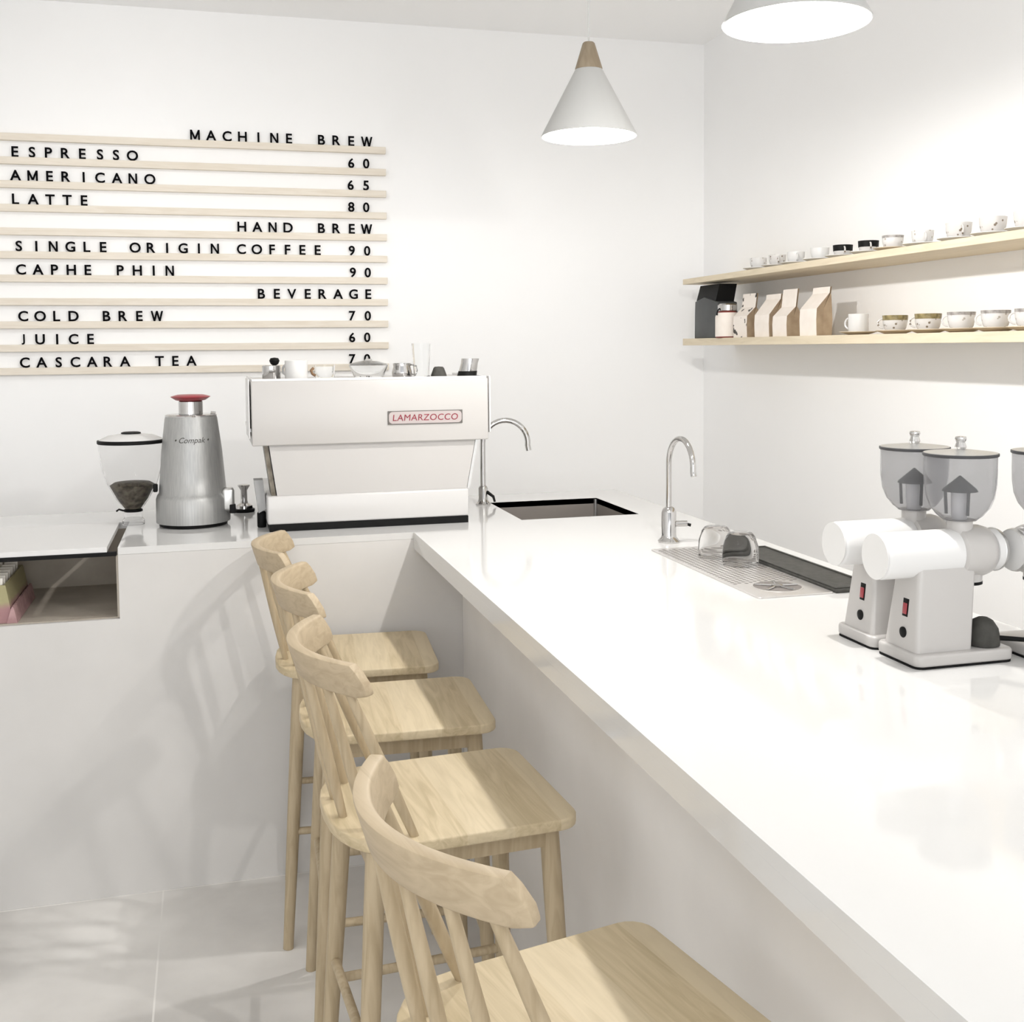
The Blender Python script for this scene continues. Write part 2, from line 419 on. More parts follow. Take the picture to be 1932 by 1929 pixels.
# back cabinet with open niche
cb = thing('back_cabinet', 'pale microcement back counter with an open display niche on the left', 'counter', (0, YC, 0))
c = MB()
def cbox(x0, x1, y0, y1, z0, z1): c.box(x0, x1, y0-YC, y1-YC, z0, z1)
cbox(-1.6, XB-.03, YC, YR-.03, 0, NZ0)
cbox(NX1, SX0-.03, YC, YR-.03, NZ0, HC-.0205)
cbox(SX0-.03, SX1+.03, YC, SY0-.02, NZ0, HC-.0205)
cbox(SX1+.03, XB-.03, YC, YR-.03, NZ0, HC-.0205)
cbox(-1.6, NX0, YC, YR-.03, NZ0, HC-.0205)
cbox(NX0, NX1, 3.79, YR-.03, NZ0, HC-.0205)
c.build('carcass', M['plaster_pale'], cb, smooth=False)
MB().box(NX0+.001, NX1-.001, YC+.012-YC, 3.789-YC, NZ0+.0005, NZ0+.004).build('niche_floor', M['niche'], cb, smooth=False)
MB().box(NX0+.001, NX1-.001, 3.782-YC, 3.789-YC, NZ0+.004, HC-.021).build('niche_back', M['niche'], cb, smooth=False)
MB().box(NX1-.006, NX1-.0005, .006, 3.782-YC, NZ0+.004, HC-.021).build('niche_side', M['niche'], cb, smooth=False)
# lid over the niche
ld = thing('display_board', 'white flat lid with black front trim covering the left niche', 'lid', (-0.9, 3.53, HC))
MB().box(-.545, .615, -.232, .248, -.0125, .002, .001).build('panel', M['enamel_b'], ld, smooth=False)
MB().box(-.545, .640, -.2345, -.218, -.0235, -.0126).build('trim', M['black'], ld, smooth=False)
# sink
sk = thing('sink', 'undermounted dark steel sink in the far corner of the worktop', 'sink', ((SX0+SX1)/2, (SY0+SY1)/2, HC))
hx, hy = (SX1-SX0)/2, (SY1-SY0)/2
s = MB(); d = 0.18; t_ = 0.004
s.box(-hx-t_, -hx, -hy, hy, -d, -.0005); s.box(hx, hx+t_, -hy, hy, -d, -.0005)
s.box(-hx-t_, hx+t_, -hy-t_, -hy, -d, -.0005); s.box(-hx-t_, hx+t_, hy, hy+t_, -d, -.0005)
s.box(-hx-t_, hx+t_, -hy-t_, hy+t_, -d-t_, -d)
s.build('bowl', M['steel_dark'], sk, smooth=False)
MB().lathe([(0, .0), (.04, .0), (.045, .003), (.03, .004), (0, .003)], (0, 0, -d), 24).build('drain', M['steel'], sk)
s = MB(); tube = [(hx-.004, hy-.004, -d), (hx-.004, hy-.004, -.004)]
s.tube(tube, .008, 10).build('corner_seam', M['steel'], sk)  # bright strip modelled as the highlight down the bowl's rear corner

# ------------------------------------------------------------------ wall shelves
def shelf(name, z0, z1, label):
    t = thing(name, label, 'shelf', (XR, 3.25, z0))
    MB().box(-.25, -.0005, -1.35, 1.377, 0, z1-z0, .0015).build('board', M['pine'], t, smooth=False)
ZU, ZL = 1.844, 1.582
shelf('wall_shelf', 1.8203, ZU, 'upper pale wooden wall shelf carrying a row of small cups')
shelf('wall_shelf', 1.552, ZL, 'lower pale wooden wall shelf carrying coffee bags and cups')

# ------------------------------------------------------------------ menu rails and letters
RX0, RX1 = -1.5, 0.772
RT = []
ORD = ['first', 'second', 'third', 'fourth', 'fifth', 'sixth', 'seventh', 'eighth', 'ninth', 'tenth', 'eleventh']
rail_under = ['the MACHINE BREW heading', 'ESPRESSO', 'AMERICANO', 'LATTE', 'the HAND BREW heading', 'SINGLE ORIGIN COFFEE', 'CAPHE PHIN', 'the BEVERAGE heading', 'COLD BREW', 'JUICE', 'CASCARA TEA']
for i in range(11):
    zb = 2.398-i*0.0943; RT.append(zb+.029)
    r = MB().box(0, RX1-RX0, -.024, -.0005, 0, .029, .002)
    o = r.build('menu_rail', M['rail_wood'], smooth=False, loc=(RX0, YB, zb))
    tag(o, 'slim pale wooden menu rail directly beneath %s' % rail_under[i], 'menu rail', 'menu rails on the back wall')
rows = [
('MACHINE',0,[-0.028, 0.037, 0.102, 0.165, 0.231, 0.297, 0.359]), ('BREW',0,[0.496, 0.56, 0.624, 0.691]),
('ESPRESSO',1,[-0.728, -0.664, -0.602, -0.538, -0.473, -0.405, -0.343, -0.279]), ('60',1,[0.622, 0.687]),
('AMERICANO',2,[-0.729, -0.665, -0.601, -0.539, -0.471, -0.408, -0.342, -0.28, -0.213]), ('65',2,[0.618, 0.685]),
('LATTE',3,[-0.732, -0.666, -0.602, -0.537, -0.472]), ('80',3,[0.619, 0.684]),
('HAND',4,[0.154, 0.218, 0.282, 0.347]), ('BREW',4,[0.489, 0.553, 0.62, 0.684]),
('SINGLE',5,[-0.726, -0.66, -0.596, -0.531, -0.467, -0.404]), ('ORIGIN',5,[-0.279, -0.216, -0.152, -0.088, -0.024, 0.041]),
('COFFEE',5,[0.15, 0.214, 0.278, 0.343, 0.406, 0.471]), ('90',5,[0.618, 0.685]),
('CAPHE',6,[-0.721, -0.657, -0.594, -0.53, -0.466]), ('PHIN',6,[-0.34, -0.273, -0.208, -0.144]), ('90',6,[0.621, 0.686]),
('BEVERAGE',7,[0.229, 0.294, 0.357, 0.425, 0.488, 0.555, 0.622, 0.687]),
('COLD',8,[-0.719, -0.655, -0.592, -0.527]), ('BREW',8,[-0.399, -0.335, -0.27, -0.2]), ('70',8,[0.615, 0.683]),
('JUICE',9,[-0.722, -0.658, -0.593, -0.53, -0.464]), ('60',9,[0.613, 0.679]),
('CASCARA',10,[-0.719, -0.655, -0.59, -0.526, -0.461, -0.399, -0.332]), ('TEA',10,[-0.195, -0.131, -0.066]), ('70',10,[0.612, 0.677])]
LINE = ['MACHINE BREW', 'ESPRESSO', 'AMERICANO', 'LATTE', 'HAND BREW', 'SINGLE ORIGIN COFFEE', 'CAPHE PHIN', 'BEVERAGE', 'COLD BREW', 'JUICE', 'CASCARA TEA']
glyph = {}
def stroke_glyph(ch):
    w_, segs = {'M': (.92, [((0, 0), (0, 1)), ((0, 1), (.5, .10)), ((.5, .10), (1, 1)), ((1, 1), (1, 0))]),
                'N': (.80, [((0, 0), (0, 1)), ((0, 1), (1, 0)), ((1, 0), (1, 1))]),
                'W': (1.16, [((0, 1), (.25, 0)), ((.25, 0), (.5, 1)), ((.5, 1), (.75, 0)), ((.75, 0), (1, 1))])}[ch]
    H_, T_ = .0425, .0072
    mb = MB()
    for j, (p, q) in enumerate(segs):
        P_ = [Vector(((a_[0]-.5)*(w_*H_-T_), a_[1]*H_)) for a_ in (p, q)]
        d_ = (P_[1]-P_[0]); hx_ = T_/2*d_.length/abs(d_.y)
        if abs(d_.x) < 1e-9: hx_ = T_/2
        mb.prism([(P_[0].x-hx_, P_[0].y), (P_[0].x+hx_, P_[0].y), (P_[1].x+hx_, P_[1].y), (P_[1].x-hx_, P_[1].y)], -.0012-j*.00002, .0012+j*.00002)
    me = bpy.data.meshes.new('letter_'+ch); mb.bm.to_mesh(me); mb.bm.free()
    return me
for word, r, xs in rows:
    for k, ch in enumerate(word):
        if ch in 'MNW' and ch not in glyph: glyph[ch] = stroke_glyph(ch)
        if ch not in glyph:
            me = text_mesh('letter_'+ch, ch, 0.0585, 0.0012, 0.0012)
            ys = [v.co.y for v in me.vertices]
            f = 0.0425/(max(ys)-min(ys))
            xc = [v.co.x for v in me.vertices]; xm = (max(xc)+min(xc))/2; ym = min(ys)
            for v in me.vertices: v.co.x = (v.co.x-xm)*f; v.co.y = (v.co.y-ym)*f
            glyph[ch] = me
        dig = word.isdigit()
        me = glyph[ch]; me.materials.clear(); me.materials.append(M['letter'])
        o = bpy.data.objects.new('menu_digit' if dig else 'menu_letter', me); COL.objects.link(o)
        o.location = (xs[k], YB-.014, RT[r]+.0003); o.rotation_euler = (PI/2, 0, 0)
        if dig:
            tag(o, 'black digit %s, %s digit of the price in the %s row' % (ch, ORD[k], LINE[r]), 'digit', 'menu price digits')
        else:
            rep = ' in the %s line' % LINE[r] if word == 'BREW' else ''
            tag(o, 'black letter %s, %s letter of %s%s' % (ch, ORD[k], word, rep), 'letter', 'menu letters')

# ------------------------------------------------------------------ pendant lamps
def pendant():
    t = thing('pendant_lamp', 'white cone pendant lamp with wooden top hanging near the back wall', 'pendant lamp', (0.980, 2.826, 2.10), 0, 'pendant lamps over the bar')
    R = .1245
    MB().lathe([(R, 0), (R+.0015, .002), (.036, .172), (.033, .172), (R-.003, .003), (R-.002, 0), (R, 0)], seg=48).build('lamp_shade', M['shade'], t)
    MB().lathe([(.0355, .1725), (.036, .175), (.016, .240), (.013, .243), (0, .243)], seg=32, cap0=True).build('wooden_cap', M['ash'], t)
    MB().tube([(0, 0, .242), (0, 0, ZC-2.10-.02)], .0022, 8).build('cord', M['cord'], t)
    MB().lathe([(0, -.025), (.045, -.022), (.05, -.002), (.05, 0), (0, 0)], (0, 0, ZC-2.10), 24).build('ceiling_rose', M['enamel_b'], t)
    MB().lathe([(0, -.043), (.018, -.040), (.034, -.026), (.042, -.004), (.040, .016), (.028, .036), (.015, .052), (.013, .085), (0, .085)], (0, 0, .055), 24).build('bulb', M['bulb'], t)
    return t
pl = pendant()
PEND = [(0.980, 2.826), (0.988, 1.765)]
dup(pl, (PEND[1][0], PEND[1][1], 2.10), 0, 'white cone pendant lamp hanging nearer the camera at the top edge')
for x, y in PEND:
    l = bpy.data.lights.new('pendant_light', 'POINT'); l.energy = P_BULB; l.shadow_soft_size = 0.02; l.color = (1.0, 0.975, 0.94)
    o = bpy.data.objects.new('pendant_light', l); COL.objects.link(o); o.location = (x, y, 2.10-.012)

# ------------------------------------------------------------------ bar stools
def rail_x(y):   # plan curve of the back rail
    return -0.183 - 0.080*(1-(abs(y)/.195)**2.0)
def stool():
    t = thing('bar_stool', 'pale oak spindle-back bar stool farthest from the camera by the back counter', 'bar stool', (0, 0, 0), 0, 'bar stools along the bar')
    ZS = .72
    # seat: rounded front corners, elliptical rear
    pts = []
    hw = .190
    for cx, cy, a0 in ((.213-.04, hw-.04, 0),):
        for k in range(6):
            a = PI/2*k/5; pts.append((cx+.04*math.cos(a), cy+.04*math.sin(a)))
    for k in range(0, 15):
        a = PI/2+PI*k/14
        ca, sa = math.cos(a), math.sin(a)
        pts.append((-.075-.140*abs(ca)**.8 if abs(ca) > 1e-9 else -.075, hw*math.copysign(abs(sa)**.8, sa) if abs(sa) > 1e-9 else 0))
    for k in range(6):
        a = -PI/2+PI/2*k/5; pts.append((.213-.04+.04*math.cos(a), -hw+.04+.04*math.sin(a)))
    MB().prism(pts, ZS-.021, ZS, .0035).build('seat', M['oak_seat'], t)
    # back rail
    n = 56; mb = MB(); grid = []
    zt, H, TH = 1.033, .058, .021
    Ls = .199
    for i in range(n+1):
        y = -Ls+2*Ls*i/n; a = abs(y)/Ls
        yt = y
        x = rail_x(y)
        dx = (rail_x(y+1e-3)-rail_x(y-1e-3))/2e-3
        nrm = Vector((1, -dx)).normalized()
        top = H if a < .945 else H-(a-.945)/.055*.032
        bot = 0.0 if a < .90 else (a-.90)/.10*.007
        ring = []
        for (zz, th) in ((bot, -1), (bot, 1), (top, 1), (top, -1)):
            lean = -.30*(zz-H)          # bottom sits forward, rail leans back
            ring.append(mb.bm.verts.new((x+lean+nrm.x*th*TH/2, yt+nrm.y*th*TH/2, zt-H+zz)))
        grid.append(ring)
    for A, B in zip(grid, grid[1:]):
        for k in range(4): mb.bm.faces.new((A[k], A[(k+1) % 4], B[(k+1) % 4], B[k]))
    mb.bm.faces.new(grid[0][::-1]); mb.bm.faces.new(grid[-1])
    bmesh.ops.recalc_face_normals(mb.bm, faces=mb.bm.faces[:])
    es = [e for e in mb.bm.edges if not e.is_boundary and e.calc_face_angle(0) > .9]
    bmesh.ops.bevel(mb.bm, geom=es, offset=.004, segments=2, affect='EDGES', profile=.5)
    mb.build('back_rail', M['oak_rail'], t)
    for yb, xb in ((.163, -.085), (.112, -.155), (.042, -.186), (-.042, -.186), (-.112, -.155), (-.163, -.085)):
        yt = yb*.98
        x1 = rail_x(yt)+.30*.050
        p0 = Vector((xb, yb, ZS-.004)); p1 = Vector((x1, yt, zt-.052))
        mb = MB(); q = [p0.lerp(p1, k/6) for k in range(7)]
        mb.tube(q, [.0075, .0088, .0096, .0098, .0092, .0084, .0074], 12).build('spindle', M['oak'], t)
    legs = {}
    for sx in (1, -1):
        for sy in (1, -1):
            p0 = Vector((sx*(.165 if sx > 0 else .150), sy*.145, ZS-.021)); p1 = Vector((sx*.193, sy*.193, 0))
            legs[(sx, sy)] = (p0, p1)
            MB().tube([p0.lerp(p1, k/5) for k in range(6)], [.0175, .0178, .0172, .016, .0147, .0135], 14).build('leg', M['oak'], t)
    def at(k, z):
        a, b_ = legs[k]; return a.lerp(b_, (a.z-z)/(a.z-b_.z))
    for sy in (1, -1):
        MB().tube([at((1, sy), .30), at((-1, sy), .30)], .0095, 10).build('side_stretcher', M['oak'], t)
        a, b_ = at((1, sy), .675), at((-1, sy), .675)
        MB().box(b_.x, a.x, a.y-.010, a.y+.010, .660, .6985).build('seat_apron', M['oak'], t, smooth=False)
    MB().tube([at((1, 1), .235), at((1, -1), .235)], .0105, 10).build('foot_rest', M['oak'], t)
    MB().tube([at((-1, 1), .345), at((-1, -1), .345)], .0095, 10).build('rear_stretcher', M['oak'], t)
    for sx in (1, -1):
        a, b_ = at((sx, 1), .675), at((sx, -1), .675)
        MB().box(a.x-.010, a.x+.010, b_.y, a.y, .660, .6985).build('seat_apron', M['oak'], t, smooth=False)
    return t
st = stool()
SP = [(0.372, 3.053, -4.5, None), (0.397, 2.558, -2.5, 'pale oak spindle-back bar stool second from the back counter'),
      (0.396, 2.016, 3.8, 'pale oak spindle-back bar stool second from the camera'),
      (0.421, 1.259, 12.0, 'pale oak spindle-back bar stool nearest the camera, cropped by the bottom edge')]
for i, (x, y, a, lab) in enumerate(SP):
    if i == 0: st.location = (x, y, 0); st.rotation_euler = (0, 0, math.radians(a))
    else: dup(st, (x, y, 0), math.radians(a), lab)

# ------------------------------------------------------------------ espresso machine
em = thing('espresso_machine', 'white two-group espresso machine with red lettered badge, seen from behind', 'espresso machine', (0.486, 3.43, HC))
EX = 0.486
def ebox(x0, x1, y0, y1, z0, z1, bev=0.0): return MB().box(x0-EX, x1-EX, y0-3.43, y1-3.43, z0-HC, z1-HC, bev)
ebox(.122, .850, 3.430, 3.93, 1.261, 1.455, .004).build('upper_housing', M['enamel'], em)
ebox(.1135, .1175, 3.435, 3.62, 1.283, 1.462, .002).build('side_panel', M['enamel_b'], em)
ebox(.8545, .8595, 3.435, 3.925, 1.283, 1.462, .002).build('side_panel', M['enamel_b'], em)
sp = MB()
sp.box(.1176-EX, .8544-EX, .06, .44, 1.3-HC, 1.31-HC)
sp.build('panel_spacer', M['steel'], em, smooth=False)
# cup rail round the top
cr_ = MB()
for y in (3.445, 3.915): cr_.box(.125-EX, .847-EX, y-3.43-.004, y-3.43+.004, .4552, .462)
for x in (.129, .843): cr_.box(x-EX-.004, x-EX+.004, .0195, .480, .4552, .462)
cr_.build('cup_rail', M['enamel_b'], em, smooth=False)
# tapered back panel
def quadprism(pts_top, pts_bot, y0, y1):
    (xa, xb_, zt_), (xc, xd, zb_) = pts_top, pts_bot
    poly = [(xa-EX, zt_-HC), (xb_-EX, zt_-HC), (xd-EX, zb_-HC), (xc-EX, zb_-HC)]
    return MB().prism(poly, y0-3.43, y1-3.43, 0, 'XZ')
quadprism((.172, .810, 1.2608), (.193, .781, 1.1075), 3.445, 3.75).build('back_panel', M['enamel'], em, smooth=False)
for (xa, xb_, xc, xd) in ((.157, .169, .177, .190), (.813, .822, .784, .793)):
    quadprism((xa, xb_, 1.2605), (xc, xd, 1.1075), 3.452, 3.56).build('side_strut', M['strut'] if xa < .5 else M['steel'], em, smooth=False)
ebox(.163, .784, 3.430, 3.95, 1.0215, 1.1072, .006).build('base_housing', M['enamel_base'], em)
ebox(.168, .782, 3.431, 3.94, 1.0, 1.0213).build('plinth', M['black'], em, smooth=False)
MB().prism([(.128-EX, .150), (.155-EX, .150), (.1628-EX, .060), (.140-EX, .048)], .08, .14, 0, 'XZ').build('side_bracket', M['bracket'], em, smooth=False)
MB().lathe([(.012, 0), (.014, .004), (.014, .044), (.010, .050), (0, .050)], (.150-EX, .11, 0), 16, cap0=True).build('foot', M['black'], em)
bd = ebox(.531, .766, 3.4265, 3.4298, 1.3155, 1.3575, .001).build('badge', M['badge_frame'], em, smooth=False)
MB().prism(rrect(.534-EX, .763-EX, .318, .355, .012), -.0043, -.0035, 0, 'XZ').build('badge_face', M['plate'], bd, smooth=False)
me = text_mesh('badge_lettering', 'LAMARZOCCO', .030, .0004, 0.0, 0.1, 1.05)
xs = [v.co.x for v in me.vertices]; ys = [v.co.y for v in me.vertices]
fx = .205/(max(xs)-min(xs)); fy = .0195/(max(ys)-min(ys)); xm = (max(xs)+min(xs))/2; ym = (max(ys)+min(ys))/2
for v in me.vertices: v.co.x = (v.co.x-xm)*fx; v.co.y = (v.co.y-ym)*fy
text_obj('badge_lettering', me, M['red_text'], (.6485-EX, -.0048, .3365), (PI/2, 0, 0), bd)
# things on top of the machine
ZM = 1.4553
t = thing('metal_cup', 'small chrome cup with black knob at the left end of the machine top', 'cup', (.190, 3.56, ZM))
MB().lathe([(0, 0), (.026, 0), (.028, .003), (.028, .044), (.026, .046), (0, .046)], seg=24).build('body', M['chrome'], t)
MB().lathe([(.006, .046), (.012, .050), (.016, .060), (.012, .068), (0, .070)], (.010, 0, 0), seg=16, cap0=True).build('knob', M['black'], t)
def mug(name, label, loc, r, h, material, handle_ang, cat='mug', taper=1.0):
    t = thing(name, label, cat, loc)
    MB().lathe([(0, 0), (r*taper*.96, 0), (r*taper, .003), (r, h-.001), (r-.001, h), (r-.004, h-.001), (r*taper-.004, .006), (0, .005)], seg=28).build('cup_body', material, t)
    ca, sa = math.cos(handle_ang), math.sin(handle_ang)
    pts = []
    for k in range(9):
        a = -PI/2+PI*k/8
        rr = r-.004+.022*math.cos(a); pts.append((rr*ca, rr*sa, h*.52+h*.30*math.sin(a)))
    MB().tube(pts, .0035, 8).build('handle', material, t)
    return t
mug('mug', 'plain white china mug standing on the left of the machine top', (.264, 3.53, ZM), .035, .060, M['china'], 2.4)
def tumbler(name, label, loc, r0, r1, h, cat='glass', material=None, flip=False):
    t = thing(name, label, cat, loc)
    p = [(0, 0), (r0-.001, 0), (r0, .002), (r1, h), (r1-.0022, h), (r0-.0022, .007), (0, .007)]
    if flip: p = [(r, h-z) for r, z in p]
    MB().lathe(p, seg=32).build('glass_body', material or M['glass'], t)
    return t
g = tumbler('glass_server', 'small clear glass server with brown handle beside the white mug', (.355, 3.56, ZM), .030, .032, .045)
MB().tube([(-.031, -.006, .012), (-.040, -.008, .018), (-.044, -.008, .028), (-.036, -.006, .036)], .0045, 8).build('handle', M['tan'], g)
g = tumbler('glass_bowl', 'wide clear glass bowl in the middle of the machine top', (.492, 3.56, ZM), .045, .062, .042)
MB().lathe([(.062, .0425), (.058, .048), (.03, .055), (.012, .057), (.010, .062), (0, .063), (0, .055), (.055, .0435), (.062, .0425)], seg=28).build('lid', M['glass'], g)
t = thing('milk_jug', 'small polished steel jug right of the glass bowl on the machine', 'jug', (.606, 3.60, ZM))
MB().lathe([(0, 0), (.028, 0), (.031, .003), (.033, .018), (.028, .036), (.029, .047), (.0275, .047), (.0265, .036), (.031, .018), (.028, .005), (0, .004)], seg=28).build('body', M['chrome'], t)
MB().tube([(.027, 0, .042), (.046, 0, .040), (.048, 0, .026), (.040, 0, .010), (.030, 0, .012)], .0028, 8).build('handle', M['chrome'], t)
tumbler('tall_glass', 'tall clear flared glass rising above the machine top', (.662, 3.56, ZM), .024, .030, .110)
t = thing('rubber_cap', 'black trapezoid rubber cap lying on the machine top', 'cap', (.715, 3.54, ZM))
MB().lathe([(0, 0), (.026, 0), (.0255, .008), (.017, .031), (.013, .035), (0, .036)], seg=20).build('body', M['rubber'], t)
MB().lathe([(.006, 0), (.009, .003), (.006, .006), (0, .007)], (-.036, -.01, 0), 12, cap0=True).build('stopper', M['black'], t)
t = thing('steel_pitcher', 'tilted steel pitcher at the right end of the machine top', 'pitcher', (.806, 3.54, ZM))
sh = Matrix.Shear('XY', 4, (.22, 0))
mb = MB().lathe([(0, 0), (.029, 0), (.031, .003), (.0275, .045), (.029, .060), (.0275, .060), (.026, .045), (.029, .005), (0, .004)], seg=28)
for v in mb.bm.verts: v.co.x += v.co.z*.22
mb.build('body', M['chrome'], t)
mb = MB().lathe([(.0312, .002), (.0298, .020), (.0303, .020), (.0318, .002), (.0312, .002)], seg=28)
for v in mb.bm.verts: v.co.x += v.co.z*.22
mb.build('base_band', M['black'], t)

# ------------------------------------------------------------------ silver grinder and bean hopper on the left
t = thing('coffee_grinder', 'tall silver coffee grinder with red cap left of the espresso machine', 'grinder', (-.055, 3.667, HC))
MB().lathe([(.113, .012), (.1135, .03), (.1125, .085), (.108, .098), (.103, .104), (.0985, .16), (.0925, .235), (.080, .335), (.078, .343), (.070, .346), (0, .346)], seg=48, cap0=True).build('body', M['silver'], t)
MB().lathe([(.100, 0), (.104, .002), (.104, .0118), (0, .0118)], seg=40, cap0=True).build('base_ring', M['black'], t)
MB().lathe([(.0785, .343), (.0788, .3475), (.074, .3495), (.040, .3495), (0, .3495)], seg=40).build('top_ring', M['chrome'], t)
MB().lathe([(.037, .350), (.037, .389), (.034, .391), (0, .391)], seg=32).build('collar', M['chrome'], t)
MB().lathe([(.034, .3912), (.046, .394), (.061, .404), (.059, .406), (.040, .411), (0, .412)], seg=32, cap0=True).build('cap', M['red'], t)
MB().tube([(.06, -.02, .354), (.075, -.02, .352)], .005, 8).build('clip', M['chrome'], t)
MB().box(.088, .126, -.062, -.015, .045, .118, .010).build('dosing_knob', M['steel'], t)
MB().box(.110, .129, -.066, -.040, .038, .066, .003).build('switch', M['black'], t)
MB().box(-.119, -.105, -.03, -.005, .11, .135, .004).build('side_button', M['black'], t)
me = text_mesh('lettering', '\u2022 Compak \u2022', .024, .0003, .0, 0.35)
for v in me.vertices:      # wrap onto the cone
    R_ = .0925-.125*(v.co.y+.271-.235)*1.0
    a = v.co.x/.09
    z = v.co.y; e_ = .0010+v.co.z
    v.co.x, v.co.y, v.co.z = (R_+e_)*math.sin(a), -(R_+e_)*math.cos(a), z
text_obj('lettering', me, mat('grey_lettering', (.05, .05, .04), .6), (0, 0, .265), (0, 0, 0), t)
t = thing('bean_hopper', 'clear bean hopper with black rimmed lid left of the silver grinder', 'hopper', (-.240, 3.735, HC))
MB().lathe([(.034, 0), (.034, .014), (.027, .022), (.0265, .047), (.050, .080), (.076, .130), (.092, .188), (.100, .258), (.0985, .258), (.0905, .188), (.0745, .130), (.0485, .081), (.025, .049), (.025, .023), (.0325, .013), (.031, 0), (.034, 0)], seg=40).build('hopper_body', M['clear'], t)
MB().lathe([(.1015, .2585), (.103, .260), (.103, .268), (.100, .270), (0, .270)], seg=40, cap0=True).build('lid_rim', M['black'], t)
MB().lathe([(.098, .2703), (.070, .283), (.034, .288), (0, .2885)], seg=36).build('lid', M['enamel_b'], t)
MB().lathe([(.030, .2885), (.030, .292), (.024, .294), (0, .294)], seg=24).build('lid_knob', M['black'], t)
mb = MB().lathe([(0, .050), (.024, .050), (.047, .082), (.069, .125), (.055, .134), (.02, .138), (0, .137)], seg=24)
r_ = random.Random(3)
for k in range(150):
    a = r_.random()*2*PI; h = .056+.075*r_.random(); mx_ = .024+(h-.050)*.62
    rr = mx_*(.75+.22*r_.random()) if h < .120 else mx_*math.sqrt(r_.random())*.95
    c_ = Vector((rr*math.cos(a), rr*math.sin(a), h+.004))
    rot = Euler((r_.random()*3, r_.random()*3, r_.random()*3)).to_matrix().to_4x4()
    q = bmesh.ops.create_icosphere(mb.bm, subdivisions=1, radius=1, matrix=Matrix.Translation(c_) @ rot @ Matrix.Diagonal((.0055, .004, .003, 1)))
o = mb.build('coffee_beans', M['beans'], t); o['kind'] = 'stuff'
MB().lathe([(.0268, .040), (.029, .041), (.029, .047), (.0268, .048), (.0268, .040)], seg=24).build('neck_ring', M['black'], t)
MB().tube([(-.028, -.01, .045), (-.042, -.012, .050), (-.050, -.012, .044)], .003, 8).build('latch', M['black'], t)

# tamper on its stand
t = thing('tamper', 'chrome tamper standing on a black ring between grinder and machine', 'tamper', (.108, 3.90, HC))
MB().lathe([(.033, 0), (.035, .003), (.035, .010), (.030, .012), (0, .012)], seg=28, cap0=True).build('base_ring', M['black'], t)
MB().lathe([(.029, .012), (.028, .022), (.013, .030), (.011, .040), (.011, .074), (.020, .088), (.020, .092), (.012, .094), (0, .095)], seg=24).build('handle', M['chrome'], t)

# ------------------------------------------------------------------ taps
def arc_tube(base, z0, z1, reach, direction, drop, r, n=18):
    d = Vector((direction[0], direction[1], 0)).normalized()
    pts = [Vector((0, 0, z0)), Vector((0, 0, (z0+z1)/2)), Vector((0, 0, z1))]
    R_ = reach/2
    for k in range(1, n+1):
        a = PI-(PI+.12)*k/n
        pts.append(d*(R_+R_*math.cos(a))+Vector((0, 0, z1+R_*1.0*math.sin(a))))
    last = pts[-1]
    pts.append(last+Vector((0, 0, -drop))+d*.004)
    return MB().tube(pts, r, 12)
t = thing('sink_tap', 'chrome gooseneck tap between espresso machine and sink', 'tap', (.922, 3.808, HC))
MB().lathe([(.026, 0), (.027, .004), (.019, .012), (.0165, .02), (.0165, .058), (.013, .066), (0, .066)], seg=24, cap0=True).build('base', M['chrome'], t)
arc_tube((0, 0, 0), .060, .215, .160, (1, -.12), .018, .0095).build('spout', M['chrome'], t)
MB().tube([(.012, -.010, .045), (.030, -.028, .030), (.034, -.032, .012)], [.006, .005, .004], 10).build('lever', M['black'], t)
t = thing('water_tap', 'slender chrome filtered water tap behind the perforated drip tray', 'tap', (1.239, 2.905, HC))
MB().lathe([(.030, 0), (.031, .004), (.022, .014), (.0205, .02), (.0205, .085), (.016, .096), (.010, .100), (0, .100)], seg=24, cap0=True).build('base', M['chrome'], t)
arc_tube((0, 0, 0), .098, .222, .150, (.04, -1), .012, .0078).build('spout', M['chrome'], t)
MB().tube([(.018, -.004, .052), (.050, -.012, .052)], .0085, 12).build('lever', M['chrome'], t)
MB().tube([(.050, -.012, .050), (.060, -.015, .047)], [.004, .0045], 10).build('lever_tip', M['black'], t)

# ------------------------------------------------------------------ drip tray with glass rinser, rubber mat, upturned glasses
TX0, TX1, TY0, TY1 = 1.141, 1.326, 2.184, 2.80
t = thing('drip_tray', 'perforated steel drip tray with round rinser set on the bar top', 'drip tray', (1.2335, 2.49, HC))
MB().prism(rrect(TX0-1.2335, TX1-1.2335, TY0-2.49, TY1-2.49, .008), 0, .0035, .001).build('tray_plate', M['tray_steel'], t)
mb = MB()
nx, ny = 12, 29
for i in range(nx):
    for j in range(ny):
        x = -.078+.0142*i; y = -.165+.0158*j+(.0079 if i % 2 else 0)
        if y > .295: continue
        mb.lathe([(.0052, .0036), (0, .0037)], (x, y, 0), 8)
mb.build('perforations', M['hole'], t, smooth=False)
MB().lathe([(.058, .0035), (.058, .0046), (.054, .0048), (.054, .0036)], (0, -.218, 0), 40).build('rinser_ring', M['tray_steel'], t)
rs = MB().lathe([(.054, .0037), (0, .0038)], (0, -.218, 0), 40).build('rinser_well', M['hole'], t)
mb = MB()
for k in range(5):
    a = 2*PI*k/5
    mb.tube([(.012*math.cos(a), -.218+.012*math.sin(a), .0058), (.05*math.cos(a), -.218+.05*math.sin(a), .0055)], .0026, 8)
mb.build('rinser_spokes', M['chrome'], t)
MB().lathe([(.013, .004), (.013, .008), (.006, .011), (0, .011)], (0, -.218, 0), 16).build('rinser_nozzle', M['chrome'], t)
